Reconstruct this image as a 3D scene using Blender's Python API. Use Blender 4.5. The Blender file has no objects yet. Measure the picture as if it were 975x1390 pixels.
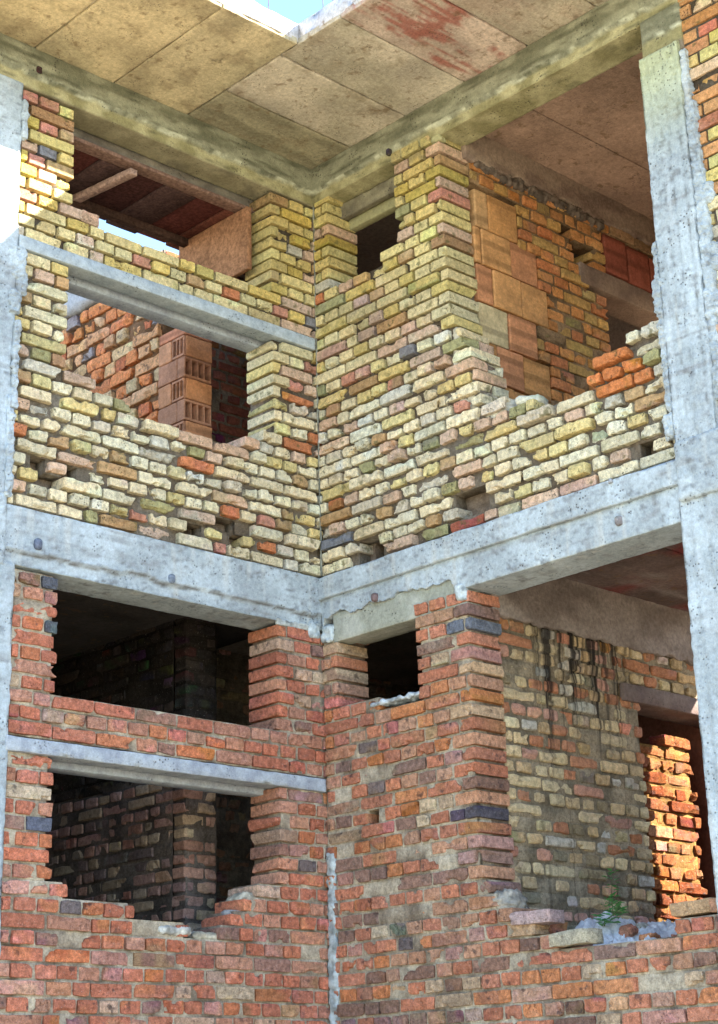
import bpy, math, random
import numpy as np
R = math.radians
rng = np.random.default_rng(7)
SC = bpy.context.scene
COL = SC.collection

# ------------------------------------------------------------------ noise
def _h(ix, iy, iz, seed):
    n = (ix * 374761393 + iy * 668265263 + iz * 1274126177 + seed * 974711) & 0x7fffffff
    n = ((n ^ (n >> 13)) * 1103515245 + 12345) & 0x7fffffff
    n = ((n ^ (n >> 15)) * 69069 + 1) & 0x7fffffff
    n = n ^ (n >> 11)
    return (n & 0xffff) / 65535.0
def vn(p, f=1.0, seed=0):
    """value noise in -1..1 of points (...,3)"""
    q = np.asarray(p, float) * f + 1000.0
    i = np.floor(q).astype(np.int64); t = q - i; t = t * t * (3 - 2 * t)
    x, y, z = i[..., 0], i[..., 1], i[..., 2]; u, v, w = t[..., 0], t[..., 1], t[..., 2]
    r = 0
    for a in (0, 1):
        for b in (0, 1):
            for c in (0, 1):
                r = r + _h(x + a, y + b, z + c, seed) * (u if a else 1 - u) * (v if b else 1 - v) * (w if c else 1 - w)
    return r * 2 - 1
def fbm(p, f=1.0, seed=0, o=3):
    r = 0; a = 1; s = 0
    for k in range(o):
        r = r + a * vn(p, f * 2 ** k, seed + 31 * k); s += a; a *= .5
    return r / s
def sm(x, a, b):
    t = np.clip((x - a) / (b - a), 0, 1); return t * t * (3 - 2 * t)
def mix(a, b, t):
    t = np.asarray(t)[..., None]; return np.asarray(a) * (1 - t) + np.asarray(b) * t

# ------------------------------------------------------------------ mesh accumulator
class Acc:
    def __init__(s): s.v = []; s.f = []; s.c = []; s.m = []; s.n = 0
    def add(s, v, f, c, m=0):
        v = np.asarray(v, float).reshape(-1, 3); f = np.asarray(f, np.int64).reshape(-1, 4)
        c = np.broadcast_to(np.asarray(c, float), (len(v), 3))
        s.v.append(v); s.f.append(f + s.n); s.c.append(c); s.m.append(np.full(len(f), m, np.int32)); s.n += len(v)
    def build(s, name, mats, parent=None, smooth=True, label=None, flat0=False):
        me = bpy.data.meshes.new(name)
        v = np.concatenate(s.v); f = np.concatenate(s.f); c = np.concatenate(s.c); m = np.concatenate(s.m)
        me.vertices.add(len(v)); me.vertices.foreach_set('co', v.ravel())
        me.loops.add(f.size); me.loops.foreach_set('vertex_index', f.ravel().astype(np.int32))
        me.polygons.add(len(f)); me.polygons.foreach_set('loop_start', np.arange(0, f.size, 4, dtype=np.int32))
        me.polygons.foreach_set('loop_total', np.full(len(f), 4, dtype=np.int32))
        me.polygons.foreach_set('material_index', m)
        me.polygons.foreach_set('use_smooth', (m > 0) if flat0 else np.full(len(f), smooth))
        at = me.color_attributes.new('Col', 'FLOAT_COLOR', 'POINT')
        at.data.foreach_set('color', np.concatenate([np.clip(c, 0, 1), np.ones((len(c), 1))], 1).ravel())
        me.update(calc_edges=True); me.validate()
        for k in (mats if isinstance(mats, (list, tuple)) else [mats]): me.materials.append(k)
        o = bpy.data.objects.new(name, me); COL.objects.link(o)
        if parent: o.parent = parent
        if label: o['label'] = label
        return o

_tc = {}
def grid_box(nx, ny, nz):
    """surface grid of a box: indices (i,j,k) of the verts and quads, outward"""
    key = (nx, ny, nz)
    if key in _tc: return _tc[key]
    idx = {}; P = []
    def g(i, j, k):
        if (i, j, k) not in idx: idx[(i, j, k)] = len(P); P.append((i, j, k))
        return idx[(i, j, k)]
    F = []
    for i in range(nx):
        for j in range(ny):
            F.append((g(i, j, nz), g(i + 1, j, nz), g(i + 1, j + 1, nz), g(i, j + 1, nz)))
            F.append((g(i, j, 0), g(i, j + 1, 0), g(i + 1, j + 1, 0), g(i + 1, j, 0)))
    for i in range(nx):
        for k in range(nz):
            F.append((g(i, 0, k), g(i + 1, 0, k), g(i + 1, 0, k + 1), g(i, 0, k + 1)))
            F.append((g(i, ny, k), g(i, ny, k + 1), g(i + 1, ny, k + 1), g(i + 1, ny, k)))
    for j in range(ny):
        for k in range(nz):
            F.append((g(0, j, k), g(0, j, k + 1), g(0, j + 1, k + 1), g(0, j + 1, k)))
            F.append((g(nx, j, k), g(nx, j + 1, k), g(nx, j + 1, k + 1), g(nx, j, k + 1)))
    _tc[key] = (np.array(P), np.array(F)); return _tc[key]
def ticks(n, half, r):
    """n+1 positions -half..half with a line near each end for the rounding; half, r arrays (N,)"""
    half = np.asarray(half, float)[:, None]; r = np.asarray(r, float)[:, None]
    t = np.linspace(-1, 1, n - 1)[None, :] * (half - r * .55)
    return np.concatenate([-half, t, half], 1)
def round_off(P, h, r):
    """P (N,V,3) on a box of half sizes h (N,1,3); round its edges with radius r (N,1,1)"""
    r = np.minimum(r, h.min(axis=2, keepdims=True) * .95)
    q = np.clip(P, -(h - r), h - r); d = P - q; L = np.linalg.norm(d, axis=2, keepdims=True)
    return np.where(L > 1e-9, q + d / np.maximum(L, 1e-9) * r, P)

def bricks(acc, ctr, half, col, rad, amp, M, segs=(8, 3, 4), flip=False, tilt=None, chip=None, mat=0):
    """many bricks at once in wall space (s,d,z); M maps wall space to the world"""
    N = len(ctr)
    if N == 0: return
    ctr = np.array(ctr, float); half = np.array(half, float); rad = np.array(rad, float); amp = np.array(amp, float)
    I, F = grid_box(*segs)
    T = [ticks(segs[a], half[:, a], np.minimum(rad, half[:, a] * .9)) for a in range(3)]
    P = np.stack([T[a][:, I[:, a]] for a in range(3)], 2)
    P = round_off(P, half[:, None, :], rad[:, None, None])
    nrm = P / half[:, None, :]; nrm = nrm / np.maximum(np.linalg.norm(nrm, axis=2, keepdims=True), 1e-6)
    off = rng.uniform(0, 50, (N, 1, 3))
    a = amp[:, None, None]
    n = fbm(P + off, 34, 3, 3)[..., None] * a * 1.7
    n2 = vn(P + off, 9, 8)[..., None] * a * .6
    P = P + nrm * (n + n2)
    # broken corners
    ch = np.clip(vn(P + off, 14, 5) - (.62 if chip is None else np.array(chip)[:, None]), 0, 1)[..., None]
    edge = (np.abs(P / half[:, None, :]) > .72).sum(2)[..., None] >= 2
    P = P * (1 - ch * edge * .9)
    for q in range(4):      # flat breaks across corners and edges
        dirn = rng.normal(0, 1, (N, 1, 3)) * [1, 1, 1]; dirn[..., 1] = -np.abs(dirn[..., 1]) * .9 - .15
        dirn /= np.linalg.norm(dirn, axis=2, keepdims=True)
        sup = (np.abs(dirn) * half[:, None, :]).sum(2, keepdims=True)
        cut = (rng.random((N, 1, 1)) ** 2) * np.clip(a * 2.6 + .002, 0, .03)
        over_ = np.maximum(0, (P * dirn).sum(2, keepdims=True) - (sup - cut)); P = P - dirn * over_
    if tilt is not None:
        t = np.array(tilt)[:, None, :]
        x, y, z = P[..., 0], P[..., 1], P[..., 2]
        P = np.stack([x - y * t[..., 0], y + x * t[..., 0] + z * t[..., 2], z + x * t[..., 1]], 2)
    W = P + ctr[:, None, :]
    c = np.repeat(np.array(col, float)[:, None, :], P.shape[1], 1)
    dirt = sm(fbm(P + ctr[:, None, :], 2.3, 91), .05, .6)[..., None] * .22; c = c * (1 - dirt * [.9, 1.0, 1.05])
    bm = sm(vn(P * [1, 1, 1.4] + off, 14, 77), .0, .25)[..., None] * rng.choice([0, .3, .5, .85], (N, 1, 1))
    c2 = np.clip(c * rng.uniform(.62, 1.4, (N, 1, 1)) + rng.uniform(-.03, .06, (N, 1, 3)), .02, .72)
    c = c * (1 - bm) + c2 * bm
    W = M(W.reshape(-1, 3))
    Fi = (F[None] + (np.arange(N) * P.shape[1])[:, None, None]).reshape(-1, 4)
    if flip: Fi = Fi[:, ::-1]
    acc.add(W, Fi, c.reshape(-1, 3), mat)

def slab(acc, lo, hi, M=None, flip=False, res=.03, amp=.002, rad=.006, col=(.4, .4, .4), colf=None, disp=None, mat=0, off=(0, 0, 0), f=18):
    """one box lo..hi (wall space), finely gridded, roughened; disp(P,n)->offsets, colf(P)->colours"""
    lo = np.array(lo, float); hi = np.array(hi, float); c = (lo + hi) / 2; h = (hi - lo) / 2
    n = [int(max(3, min(260, round(2 * h[a] / res)))) for a in range(3)]
    I, F = grid_box(*n)
    rr = min(rad, h.min() * .9)
    T = [ticks(n[a], h[a:a + 1], np.array([rr])) for a in range(3)]
    P = np.stack([T[a][0][I[:, a]] for a in range(3)], 1)[None]
    nb = np.where(np.abs(P) >= h - 1e-6, np.sign(P), 0.0); nb /= np.linalg.norm(nb, axis=2, keepdims=True)
    P = round_off(P, h[None, None, :], np.array([[[rr]]]))[0] + c; nb = nb[0]
    q = P + np.array(off)
    P2 = P + nb * (fbm(q, f, 2, 4) * amp)[:, None]
    if disp is not None: P2 = P2 + disp(P, nb)
    cc = colf(P) if colf is not None else np.array(col)
    if flip: F = F[:, ::-1]
    acc.add(M(P2) if M else P2, F, cc, mat)

# ------------------------------------------------------------------ materials
def nd(t, k, **kw):
    n = t.nodes.new(k)
    for a, b in kw.items(): setattr(n, a, b)
    return n
def masonry(name,  rough=.9, var=.22, spot=None, spot_amt=0, speck=0, bump=.35, fine=160, pits=0, pit_scale=60, tar=None):
    m = bpy.data.materials.new(name); m.use_nodes = True; t = m.node_tree; L = t.links.new
    bs = t.nodes['Principled BSDF']; bs.inputs['Roughness'].default_value = rough
    bs.inputs['Specular IOR Level'].default_value = .06
    at = nd(t, 'ShaderNodeVertexColor', layer_name='Col')
    tc = nd(t, 'ShaderNodeTexCoord'); co = tc.outputs['Object']
    def noise(s, d=4, r=.6, vec=co):
        n = nd(t, 'ShaderNodeTexNoise'); n.inputs['Scale'].default_value = s; n.inputs['Detail'].default_value = d
        n.inputs['Roughness'].default_value = r; L(vec, n.inputs['Vector']); return n.outputs['Fac']
    def ramp(src, a, b, lo=0., hi=1.):
        n = nd(t, 'ShaderNodeMapRange'); n.inputs[1].default_value = a; n.inputs[2].default_value = b
        n.inputs[3].default_value = lo; n.inputs[4].default_value = hi; L(src, n.inputs[0]); return n.outputs[0]
    def mixc(fac, A, Bc, mode='MIX'):
        n = nd(t, 'ShaderNodeMix', data_type='RGBA', blend_type=mode)
        if isinstance(fac, float): n.inputs[0].default_value = fac
        else: L(fac, n.inputs[0])
        for v, i in ((A, 6), (Bc, 7)):
            if isinstance(v, tuple): n.inputs[i].default_value = (*v, 1)
            else: L(v, n.inputs[i])
        return n.outputs[2]
    c = at.outputs['Color']
    v1 = ramp(noise(38), .3, .7, 1 - var, 1 + var)
    v2 = ramp(noise(fine, 3, .7), .3, .7, 1 - var * .8, 1 + var * .8)
    mm = nd(t, 'ShaderNodeMath', operation='MULTIPLY'); L(v1, mm.inputs[0]); L(v2, mm.inputs[1])
    cx = nd(t, 'ShaderNodeVectorMath', operation='SCALE'); L(c, cx.inputs[0]); L(mm.outputs[0], cx.inputs['Scale']); c = cx.outputs[0]
    if spot:
        c = mixc(ramp(noise(17, 5, .55), .60, .68, 0, spot_amt), c, spot)
    if speck:
        c = mixc(ramp(noise(85, 3, .8), .62, .72, 0, speck), c, (.62, .58, .5))
    h = noise(fine * .6, 6, .7)
    height = h
    if pits:
        vo = nd(t, 'ShaderNodeTexVoronoi'); vo.inputs['Scale'].default_value = pit_scale; L(co, vo.inputs['Vector'])
        vo.inputs['Randomness'].default_value = 1
        gate = ramp(noise(6, 3), .50, .64)
        pr = ramp(vo.outputs['Distance'], .12, .30, 1, 0)
        pm = nd(t, 'ShaderNodeMath', operation='MULTIPLY'); L(pr, pm.inputs[0]); L(gate, pm.inputs[1])
        c = mixc(ramp(pm.outputs[0], 0, 1, 0, pits), c, (.06, .055, .05))
        s = nd(t, 'ShaderNodeMath', operation='SUBTRACT'); L(h, s.inputs[0]); L(pm.outputs[0], s.inputs[1]); height = s.outputs[0]
    if tar:   # runs of spilt tar: (x0, x1, z top, z bottom), their own shape on the wall
        sp = nd(t, 'ShaderNodeSeparateXYZ'); L(co, sp.inputs[0])
        cb = nd(t, 'ShaderNodeCombineXYZ'); L(sp.outputs[0], cb.inputs[0]); zq = nd(t, 'ShaderNodeMath', operation='MULTIPLY'); L(sp.outputs[2], zq.inputs[0]); zq.inputs[1].default_value = .012
        L(zq.outputs[0], cb.inputs[2])
        st = noise(13, 3, .6, cb.outputs[0]); wob = noise(3, 2)
        a1 = ramp(sp.outputs[2], tar[3], tar[2], .63, .46)                       # the longer the run the rarer
        sb = nd(t, 'ShaderNodeMath', operation='SUBTRACT'); L(st, sb.inputs[0]); L(a1, sb.inputs[1])
        wb = nd(t, 'ShaderNodeMath', operation='MULTIPLY_ADD'); L(wob, wb.inputs[0]); wb.inputs[1].default_value = .05; L(sb.outputs[0], wb.inputs[2])
        r1 = ramp(wb.outputs[0], .01, .11)
        gx = ramp(sp.outputs[0], tar[0], tar[0] + .15); gx2 = ramp(sp.outputs[0], tar[1] - .15, tar[1], 1, 0)
        g1 = nd(t, 'ShaderNodeMath', operation='MULTIPLY'); L(gx, g1.inputs[0]); L(gx2, g1.inputs[1])
        g2 = nd(t, 'ShaderNodeMath', operation='MULTIPLY'); L(g1.outputs[0], g2.inputs[0]); L(r1, g2.inputs[1])
        g3 = nd(t, 'ShaderNodeMath', operation='MULTIPLY'); L(g2.outputs[0], g3.inputs[0]); g3.inputs[1].default_value = .9
        c = mixc(g3.outputs[0], c, (.02, .017, .017))
    L(c, bs.inputs['Base Color'])
    b = nd(t, 'ShaderNodeBump'); b.inputs['Strength'].default_value = bump; b.inputs['Distance'].default_value = .014
    L(height, b.inputs['Height']); L(b.outputs[0], bs.inputs['Normal'])
    return m
MB_UP = masonry('pale_brick', spot=(.13, .12, .045), spot_amt=.7, speck=.35, bump=1.0, var=.32, pits=.75, pit_scale=62)
MB_LO = masonry('red_brick', spot=(.06, .045, .045), spot_amt=.7, speck=.5, bump=1.0, var=.38, pits=.35, pit_scale=80)
MB_IN = masonry('inner_brick', spot=(.08, .055, .03), spot_amt=.45, speck=.25, bump=.6, var=.3)
MB_TAR = masonry('tarred_brick', spot=(.10, .075, .04), spot_amt=.5, speck=.3, bump=.6, var=.28, tar=(.45, 1.42, -.44, -1.35))
MM_TAR = masonry('tarred_mortar', bump=.9, var=.3, fine=110, speck=.2, tar=(.45, 1.42, -.44, -1.35))
MM = masonry('mortar', bump=.9, var=.3, fine=110, speck=.3)
MC = masonry('concrete', bump=.6, var=.16, fine=120, pits=.85, pit_scale=48)
MS = masonry('soffit_concrete', bump=.3, var=.2, fine=90, spot=(.16, .10, .05), spot_amt=.55, pits=.75, pit_scale=55)
MW = masonry('old_timber', bump=.5, var=.35, fine=60)
MP = masonry('plaster', bump=.6, var=.2, fine=70)
MBL = masonry('hollow_clay', bump=.4, var=.18, fine=90, speck=.15)
MG = masonry('dirt', bump=.6, var=.25, fine=8)
ML = masonry('leaf', bump=.1, var=.2, fine=60, rough=.6)

# ------------------------------------------------------------------ the building
BLD = bpy.data.objects.new('ruined_building', None); COL.objects.link(BLD); BLD.location = (0, 0, 0)
BLD['label'] = 'unfinished roofless brick and concrete building with empty window openings'
BLD['category'] = 'building'
ident = lambda p: p
MA = lambda p: np.stack([-p[:, 0], p[:, 1], p[:, 2]], 1)                 # facade seen on the left
MBm = lambda p: np.stack([p[:, 1], -p[:, 0], p[:, 2]], 1)                # facade seen on the right
def MY(y0): return lambda p: np.stack([p[:, 0], y0 + p[:, 1], p[:, 2]], 1)   # inner walls facing the camera like the left facade
def MX(x0): return lambda p: np.stack([x0 + p[:, 1], p[:, 0], p[:, 2]], 1)   # inner walls facing like the right facade

def inter(zz, span, polys):
    """solid intervals at height zz"""
    cuts = []
    for P in polys:
        xs = []
        for (a, b), (c, d) in zip(P, P[1:] + P[:1]):
            if (b <= zz < d) or (d <= zz < b): xs.append(a + (zz - b) / (d - b) * (c - a))
        xs.sort(); cuts += [(xs[i], xs[i + 1]) for i in range(0, len(xs) - 1, 2)]
    out = [span]
    for a, b in cuts:
        nx = []
        for u, v in out:
            if b <= u or a >= v: nx.append((u, v)); continue
            if a > u: nx.append((u, a))
            if b < v: nx.append((b, v))
        out = nx
    return [(u, v) for u, v in out if v - u > .035]

def rect(a, b, c, d): return [(a, c), (b, c), (b, d), (a, d)]
DEEP = np.array([.055, .045, .035])
def brick_wall(name, M, span, z0, nrow, pitch, polys, pal, mortar, label=None, flip=False, holes=(), deep=(), style=None, seed=1,
               mats=None, parent=BLD, segs=(11, 3, 5), thick=.25, over=None, recess=None, wob=.007, mortar_amp=.004, joint=.0135, jitter=.005, jin=.024, msm=.012,
               mix_bond=.16, spall=.04, mres=.028):
    r = random.Random(seed); acc = Acc()
    ctr = []; half = []; col = []; rad = []; amp = []; tilt = []; chip = []
    wz = lambda s, z: wob * (vn(np.array([[s, z * 3, seed * 7.1]]), 1.3, 4)[0]) * (1 if 0 < (z - z0) < nrow * pitch - .02 else 0)
    for k in range(nrow):
        za = z0 + k * pitch; zm = za + pitch / 2
        iv = inter(zm, span, polys)
        header = k % 2
        for (u, v) in iv:
            # lay the row
            s = u; mod = .26 if not header else .13
            ph = (.065 if header else 0.) + (r.random() * .02)
            edges = [u]
            s = math.floor((u - ph) / mod) * mod + ph + mod
            while s < v - .045:
                if s - edges[-1] > .045: edges.append(s + r.uniform(-.004, .004))
                s += mod
            edges.append(v)
            e2 = [edges[0]]
            for a, b in zip(edges, edges[1:]):
                if b - a > .2 and r.random() < mix_bond:
                    e2.append((a + b) / 2 + r.uniform(-.035, .035))
                e2.append(b)
            for a, b in zip(e2, e2[1:]):
                sm_ = (a + b) / 2
                atend_a = abs(a - u) < 1e-6 and abs(u - span[0]) > 1e-6; atend_b = abs(b - v) < 1e-6 and abs(v - span[1]) > 1e-6
                if any(any(x0 <= sm_ <= x1 and zz0 <= zm <= zz1 for x0, x1 in [(hh[0], hh[1])]) for hh in holes for zz0, zz1 in [(hh[2], hh[3])]): continue
                st = style(sm_, zm, r)          # rad, amp, out, chipth
                j = joint + r.uniform(-.003, .004)
                aa = a + (r.uniform(-.008, .004) if atend_a else j / 2); bb = b - (r.uniform(-.008, .004) if atend_b else j / 2)
                hh_ = (pitch - joint + r.uniform(-.003, .002)) / 2
                full = (b - a) < .18 or atend_a or atend_b
                dep = thick - .004 if ((b - a) < .18) else .12
                out = st[2] + r.uniform(-jitter, jitter)
                zc = zm + wz(sm_, zm) + r.uniform(-.0015, .0015)
                t3 = (r.uniform(-.014, .014), r.uniform(-.007, .007), r.uniform(-.02, .02))
                ch = st[3]
                if r.random() < spall:
                    out = r.uniform(.008, .03); st = (.02, st[1] + .006, out, .2); ch = .15
                c = pal(sm_, zm, r)
                if over:
                    for o in over:
                        if o[0] <= sm_ <= o[1] and o[2] <= zm <= o[3]: c = o[4]
                ctr.append((sm_ if True else 0, out + dep / 2, zc)); ctr[-1] = ((aa + bb) / 2, out + dep / 2, zc)
                half.append(((bb - aa) / 2, dep / 2, hh_)); col.append(c); rad.append(st[0]); amp.append(st[1]); tilt.append(t3); chip.append(ch)
                if dep < .2 and (sm_ - u < .32 or v - sm_ < .32) and thick > .2:
                    c2 = pal(sm_, zm, r)
                    ctr.append(((aa + bb) / 2 + r.uniform(-.004, .004), .13 + .06, zc)); half.append(((bb - aa) / 2, .058, hh_)); col.append(c2)
                    rad.append(st[0]); amp.append(st[1]); tilt.append((0, 0, 0)); chip.append(ch)
            # the mortar bed behind this row
            rc = recess(((u + v) / 2), zm) if recess else .012
            fr = inter(zm, (u + (jin if u > span[0] + 1e-6 else 0), v - (jin if v < span[1] - 1e-6 else 0)), [rect(*hh) for hh in holes])
            for (p, q) in fr:
                def dsp(P, n, rc=rc):
                    m = (n[:, 1] < -.5)
                    return np.stack([0 * P[:, 0], np.where(m, fbm(P, 45, 9, 2) * mortar_amp + fbm(P, 8, 19, 2) * msm, 0), 0 * P[:, 0]], 1)
                def cf(P):
                    return np.array(mortar(P)) if callable(mortar) else np.broadcast_to(mortar, P.shape)
                slab(acc, (p, rc, za), (q, .122, za + pitch), M, flip, res=mres, amp=0, rad=.001, colf=cf, disp=dsp, mat=1)
            bk = inter(zm, (u + jin, v - jin), [rect(*hh) for hh in deep])
            for (p, q) in bk:
                slab(acc, (p, .122, za), (q, thick - .008, za + pitch), M, flip, res=.2, amp=0, rad=.001, colf=lambda P: np.broadcast_to(np.array([.2, .15, .11]), P.shape), mat=1)
    bricks(acc, ctr, half, col, rad, amp, M, segs, flip, tilt, chip)
    o = acc.build(name, mats, parent, True, label, True)
    return o

# palettes (real surface colours)
def pick(r, opts):
    x = r.random() * sum(o[0] for o in opts)
    for w, c in opts:
        x -= w
        if x <= 0: break
    k = r.uniform(.84, 1.14); h = r.uniform(-.06, .06)
    return (min(.85, c[0] * k * (1 + h)), min(.85, c[1] * k), min(.85, c[2] * k * (1 - h)))
def pal_up(s, z, r):
    t = min(1, max(0, (z - .9) / 1.1))
    pale = (.72 - .08 * t, .625 - .11 * t, .42 - .21 * t)
    return pick(r, [(62, pale), (14, (pale[0] * .93, pale[1] * .87, pale[2] * .6)), (12, (.62, .43, .30)), (4, (.52, .25, .17)), (3, (.54, .20, .09)), (5, (.46, .30, .15)),
                    (4 * (1 - t) + 2, (.58, .52, .40)), (2, (.36, .34, .17)), (.5, (.25, .25, .27)), (2 * t, (.42, .25, .13))])
def pal_up_b(s, z, r):
    if 2.05 < s < 2.47 and .42 < z < .68: return pick(r, [(1, (.62, .22, .08))])
    if 1.1 < s < 1.3 and 0 < z < .25: return pick(r, [(1, (.42, .14, .09))])
    return pal_up(s, z, r)
def pal_lo(s, z, r):
    return pick(r, [(40, (.50, .18, .11)), (20, (.49, .24, .16)), (10, (.55, .20, .10)), (4, (.50, .33, .23)), (6, (.32, .18, .14)),
                    (.7, (.17, .14, .14)), (1.5, (.52, .40, .28)), (3, (.52, .26, .20))])
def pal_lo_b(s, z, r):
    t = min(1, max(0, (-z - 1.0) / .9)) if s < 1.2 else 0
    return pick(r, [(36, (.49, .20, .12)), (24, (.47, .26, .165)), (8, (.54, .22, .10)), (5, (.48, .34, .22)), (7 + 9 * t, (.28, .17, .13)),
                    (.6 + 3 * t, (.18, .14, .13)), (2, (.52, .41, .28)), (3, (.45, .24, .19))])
def st_up(s, z, r):
    e = max(0, min(1, (1.35 - z) / .45))
    return (.003 + .005 * e * r.uniform(.5, 1.2), .0014 + .0042 * e * r.uniform(.3, 1.6), r.uniform(-.004, .004) - (r.random() < .08 * e) * .02, .60 - .28 * e)
def st_lo(s, z, r):
    return (.003 + r.uniform(0, .004), .0024 + r.uniform(0, .003), r.uniform(-.004, .004), .5)
def st_in(s, z, r):
    return (.012 + r.uniform(0, .008), .004 + r.uniform(0, .004), r.uniform(-.004, .006), .4)
def mort_up(P):
    t = sm(P[:, 2], .8, 1.6); n = sm(fbm(P, 9, 3), -.3, .5)
    c = mix((.13, .10, .07), (.08, .06, .04), t); return mix(c, (.34, .31, .25), n * (.35 - .2 * t))
def mort_lo(P):
    n = sm(fbm(P, 11, 3), -.5, .4); return mix((.21, .165, .12), (.50, .43, .32), n)

PU = .0757
Z0 = -.012
# ---- left facade
W1 = [(.343, 2.6), (1.80, 2.6), (1.80, 1.805), (1.735, 1.805), (1.735, 1.729), (.343, 1.729)]
LT = rect(.012, 2.6, 1.427, 1.502)
W2 = [(.343, 1.427), (1.81, 1.427), (1.81, .84), (1.61, .82), (1.605, .76), (1.46, .73), (1.17, .655), (.95, .665), (.60, .655), (.565, .74), (.45, .75), (.40, .83), (.343, .84)]
SEAM = []
brick_wall('brick_wall', MA, (-.25, 2.145), Z0, 32, PU, [W1, LT, W2], pal_up, mort_up,
           label='upper storey wall of weathered pale yellow brick with two openings either side of a lintel', flip=True,
           holes=[(1.76, 1.96, .17, .23), (1.70, 1.80, .22, .32), (1.9, 1.99, .24, .32), (.86, .98, .06, .14), (.62, .84, .15, .20), (.55, .66, .06, .13)], deep=[(.87, .97, .06, .14)],
           style=st_up, seed=11, mats=[MB_UP, MM], recess=lambda s, z: .034, msm=.009, joint=.0165)
brick_wall('brick_wall', MA, (2.42, 3.6), Z0, 32, PU, [], pal_up, mort_up, label='outer stretch of pale brick wall past the corner column', flip=True, style=st_up, seed=12,
           mats=[MB_UP, MM], segs=(5, 3, 3), mres=.08)
ZL = -.95 - .0765 * 25
W3 = rect(.343, 1.815, -.95, -.2)
LT2 = rect(-.005, 2.3, -1.262, -1.185)
W4 = [(.343, -1.262), (1.815, -1.262), (1.815, -1.86), (1.71, -1.87), (1.71, -1.945), (1.32, -1.95), (1.315, -2.02), (1.17, -2.03), (1.165, -2.05), (.95, -2.06), (.935, -2.11),
      (.79, -2.11), (.765, -2.05), (.685, -2.04), (.68, -1.98), (.62, -1.95), (.57, -1.87), (.45, -1.80), (.343, -1.78)]
DK = (.11, .115, .135)
brick_wall('brick_wall', MA, (-.25, 2.09), ZL, 34, .0765, [W3, LT2, W4, rect(-1, 3, -.325, 1)], pal_lo, mort_lo,
           label='lower storey wall of red brick with two openings split by a lintel', flip=True, style=st_lo, seed=21, mats=[MB_LO, MM],
           recess=lambda s, z: .015, mortar_amp=.006, wob=.006, mix_bond=.28,
           over=[(1.80, 1.90, -.41, -.33, DK), (1.80, 1.93, -.64, -.57, DK), (1.80, 1.93, -1.50, -1.42, DK), (1.80, 1.93, -1.66, -1.6, (.12, .13, .17)),
                 (.343, .60, -1.57, -1.49, (.10, .09, .11)), (.343, .50, -.48, -.40, (.13, .15, .20)), (.3, .45, -.92, -.86, (.12, .13, .17)), (.343, .47, -1.38, -1.32, (.11, .11, .14))])
# ---- right facade
W5 = [(.135, 2.6), (.72, 2.6), (.735, 1.905), (.592, 1.905), (.592, 1.83), (.135, 1.805)]
W6 = [(1.10, 2.6), (1.107, 1.87), (1.13, 1.40), (1.15, 1.20), (1.25, 1.05), (1.30, .88), (1.33, .70), (1.59, .59), (1.79, .525), (2.065, .52), (2.07, .60), (2.20, .665),
      (2.215, .69), (2.33, .70), (2.335, .755), (2.62, .76), (2.62, 2.6)]
brick_wall('brick_wall', MBm, (0, 2.62), Z0, 33, PU, [W5, W6], pal_up_b, mort_up,
           label='upper storey wall of yellow brick with a small window, a tall pier and a broken parapet', flip=True,
           holes=[(.30, .50, .02, .16), (1.07, 1.32, .03, .2), (2.34, 2.47, .0, .13), (.18, .255, 1.28, 1.36)], deep=[(.34, .5, .02, .12), (2.36, 2.46, 0, .12)],
           style=st_up, seed=31, mats=[MB_UP, MM], recess=lambda s, z: .034, msm=.009, joint=.0165)
brick_wall('brick_wall', MBm, (2.84, 3.9), Z0, 36, PU, [], lambda s, z, r: pick(r, [(16, (.56, .47, .18)), (34, (.58, .30, .13)), (16, (.60, .45, .30)), (12, (.5, .2, .11))]) if z > 1.3 else pal_up(s, z, r), mort_up,
           label='brickwork right of the concrete column, orange and yellow courses', flip=True, style=st_up, seed=32, mats=[MB_UP, MM], segs=(6, 3, 3), mres=.06)
W7 = [(.128, -.2), (.752, -.2), (.758, -.84), (.128, -.83)]
W8 = [(1.158, -.2), (1.152, -1.5), (1.16, -1.85), (1.22, -1.95), (1.30, -2.03), (1.42, -2.10), (1.60, -2.20), (1.82, -2.26), (2.25, -2.26), (2.33, -2.18), (2.45, -2.15), (2.62, -2.12), (2.62, -.2)]
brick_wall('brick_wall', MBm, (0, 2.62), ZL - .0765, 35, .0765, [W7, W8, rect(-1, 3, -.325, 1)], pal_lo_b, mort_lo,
           label='lower storey wall of rusty brown brick with a small square window and a tall pier', flip=True,
           holes=[(.324, .413, -1.515, -1.43)], deep=[(.334, .413, -1.515, -1.43)], style=st_lo, seed=41, mats=[MB_LO, MM], msm=.009, recess=lambda s, z: .015, mortar_amp=.006, wob=.006, mix_bond=.3,
           over=[(.95, 1.2, -1.535, -1.46, (.10, .09, .105)), (1.0, 1.2, -.56, -.48, (.16, .175, .21))])
brick_wall('brick_wall', MBm, (2.80, 3.9), ZL - .0765, 34, .0765, [], pal_lo_b, mort_lo, label='red brickwork under the beam past the column', flip=True, style=st_lo, seed=42,
           mats=[MB_LO, MM], segs=(5, 3, 3), mres=.08)
# ground storey under the picture, plain
for M_, lab, sd, e in ((MA, 'ground storey brick wall under the left openings', 51, 3.6), (MBm, 'ground storey brick wall under the right openings', 52, 3.9)):
    brick_wall('brick_wall', M_, (-.25 if sd == 51 else 0, e), -4.72, 18, .0765, [], pal_lo, mort_lo, label=lab, flip=True, style=st_lo, seed=sd, mats=[MB_LO, MM], segs=(4, 2, 3), mres=.15)

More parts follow.
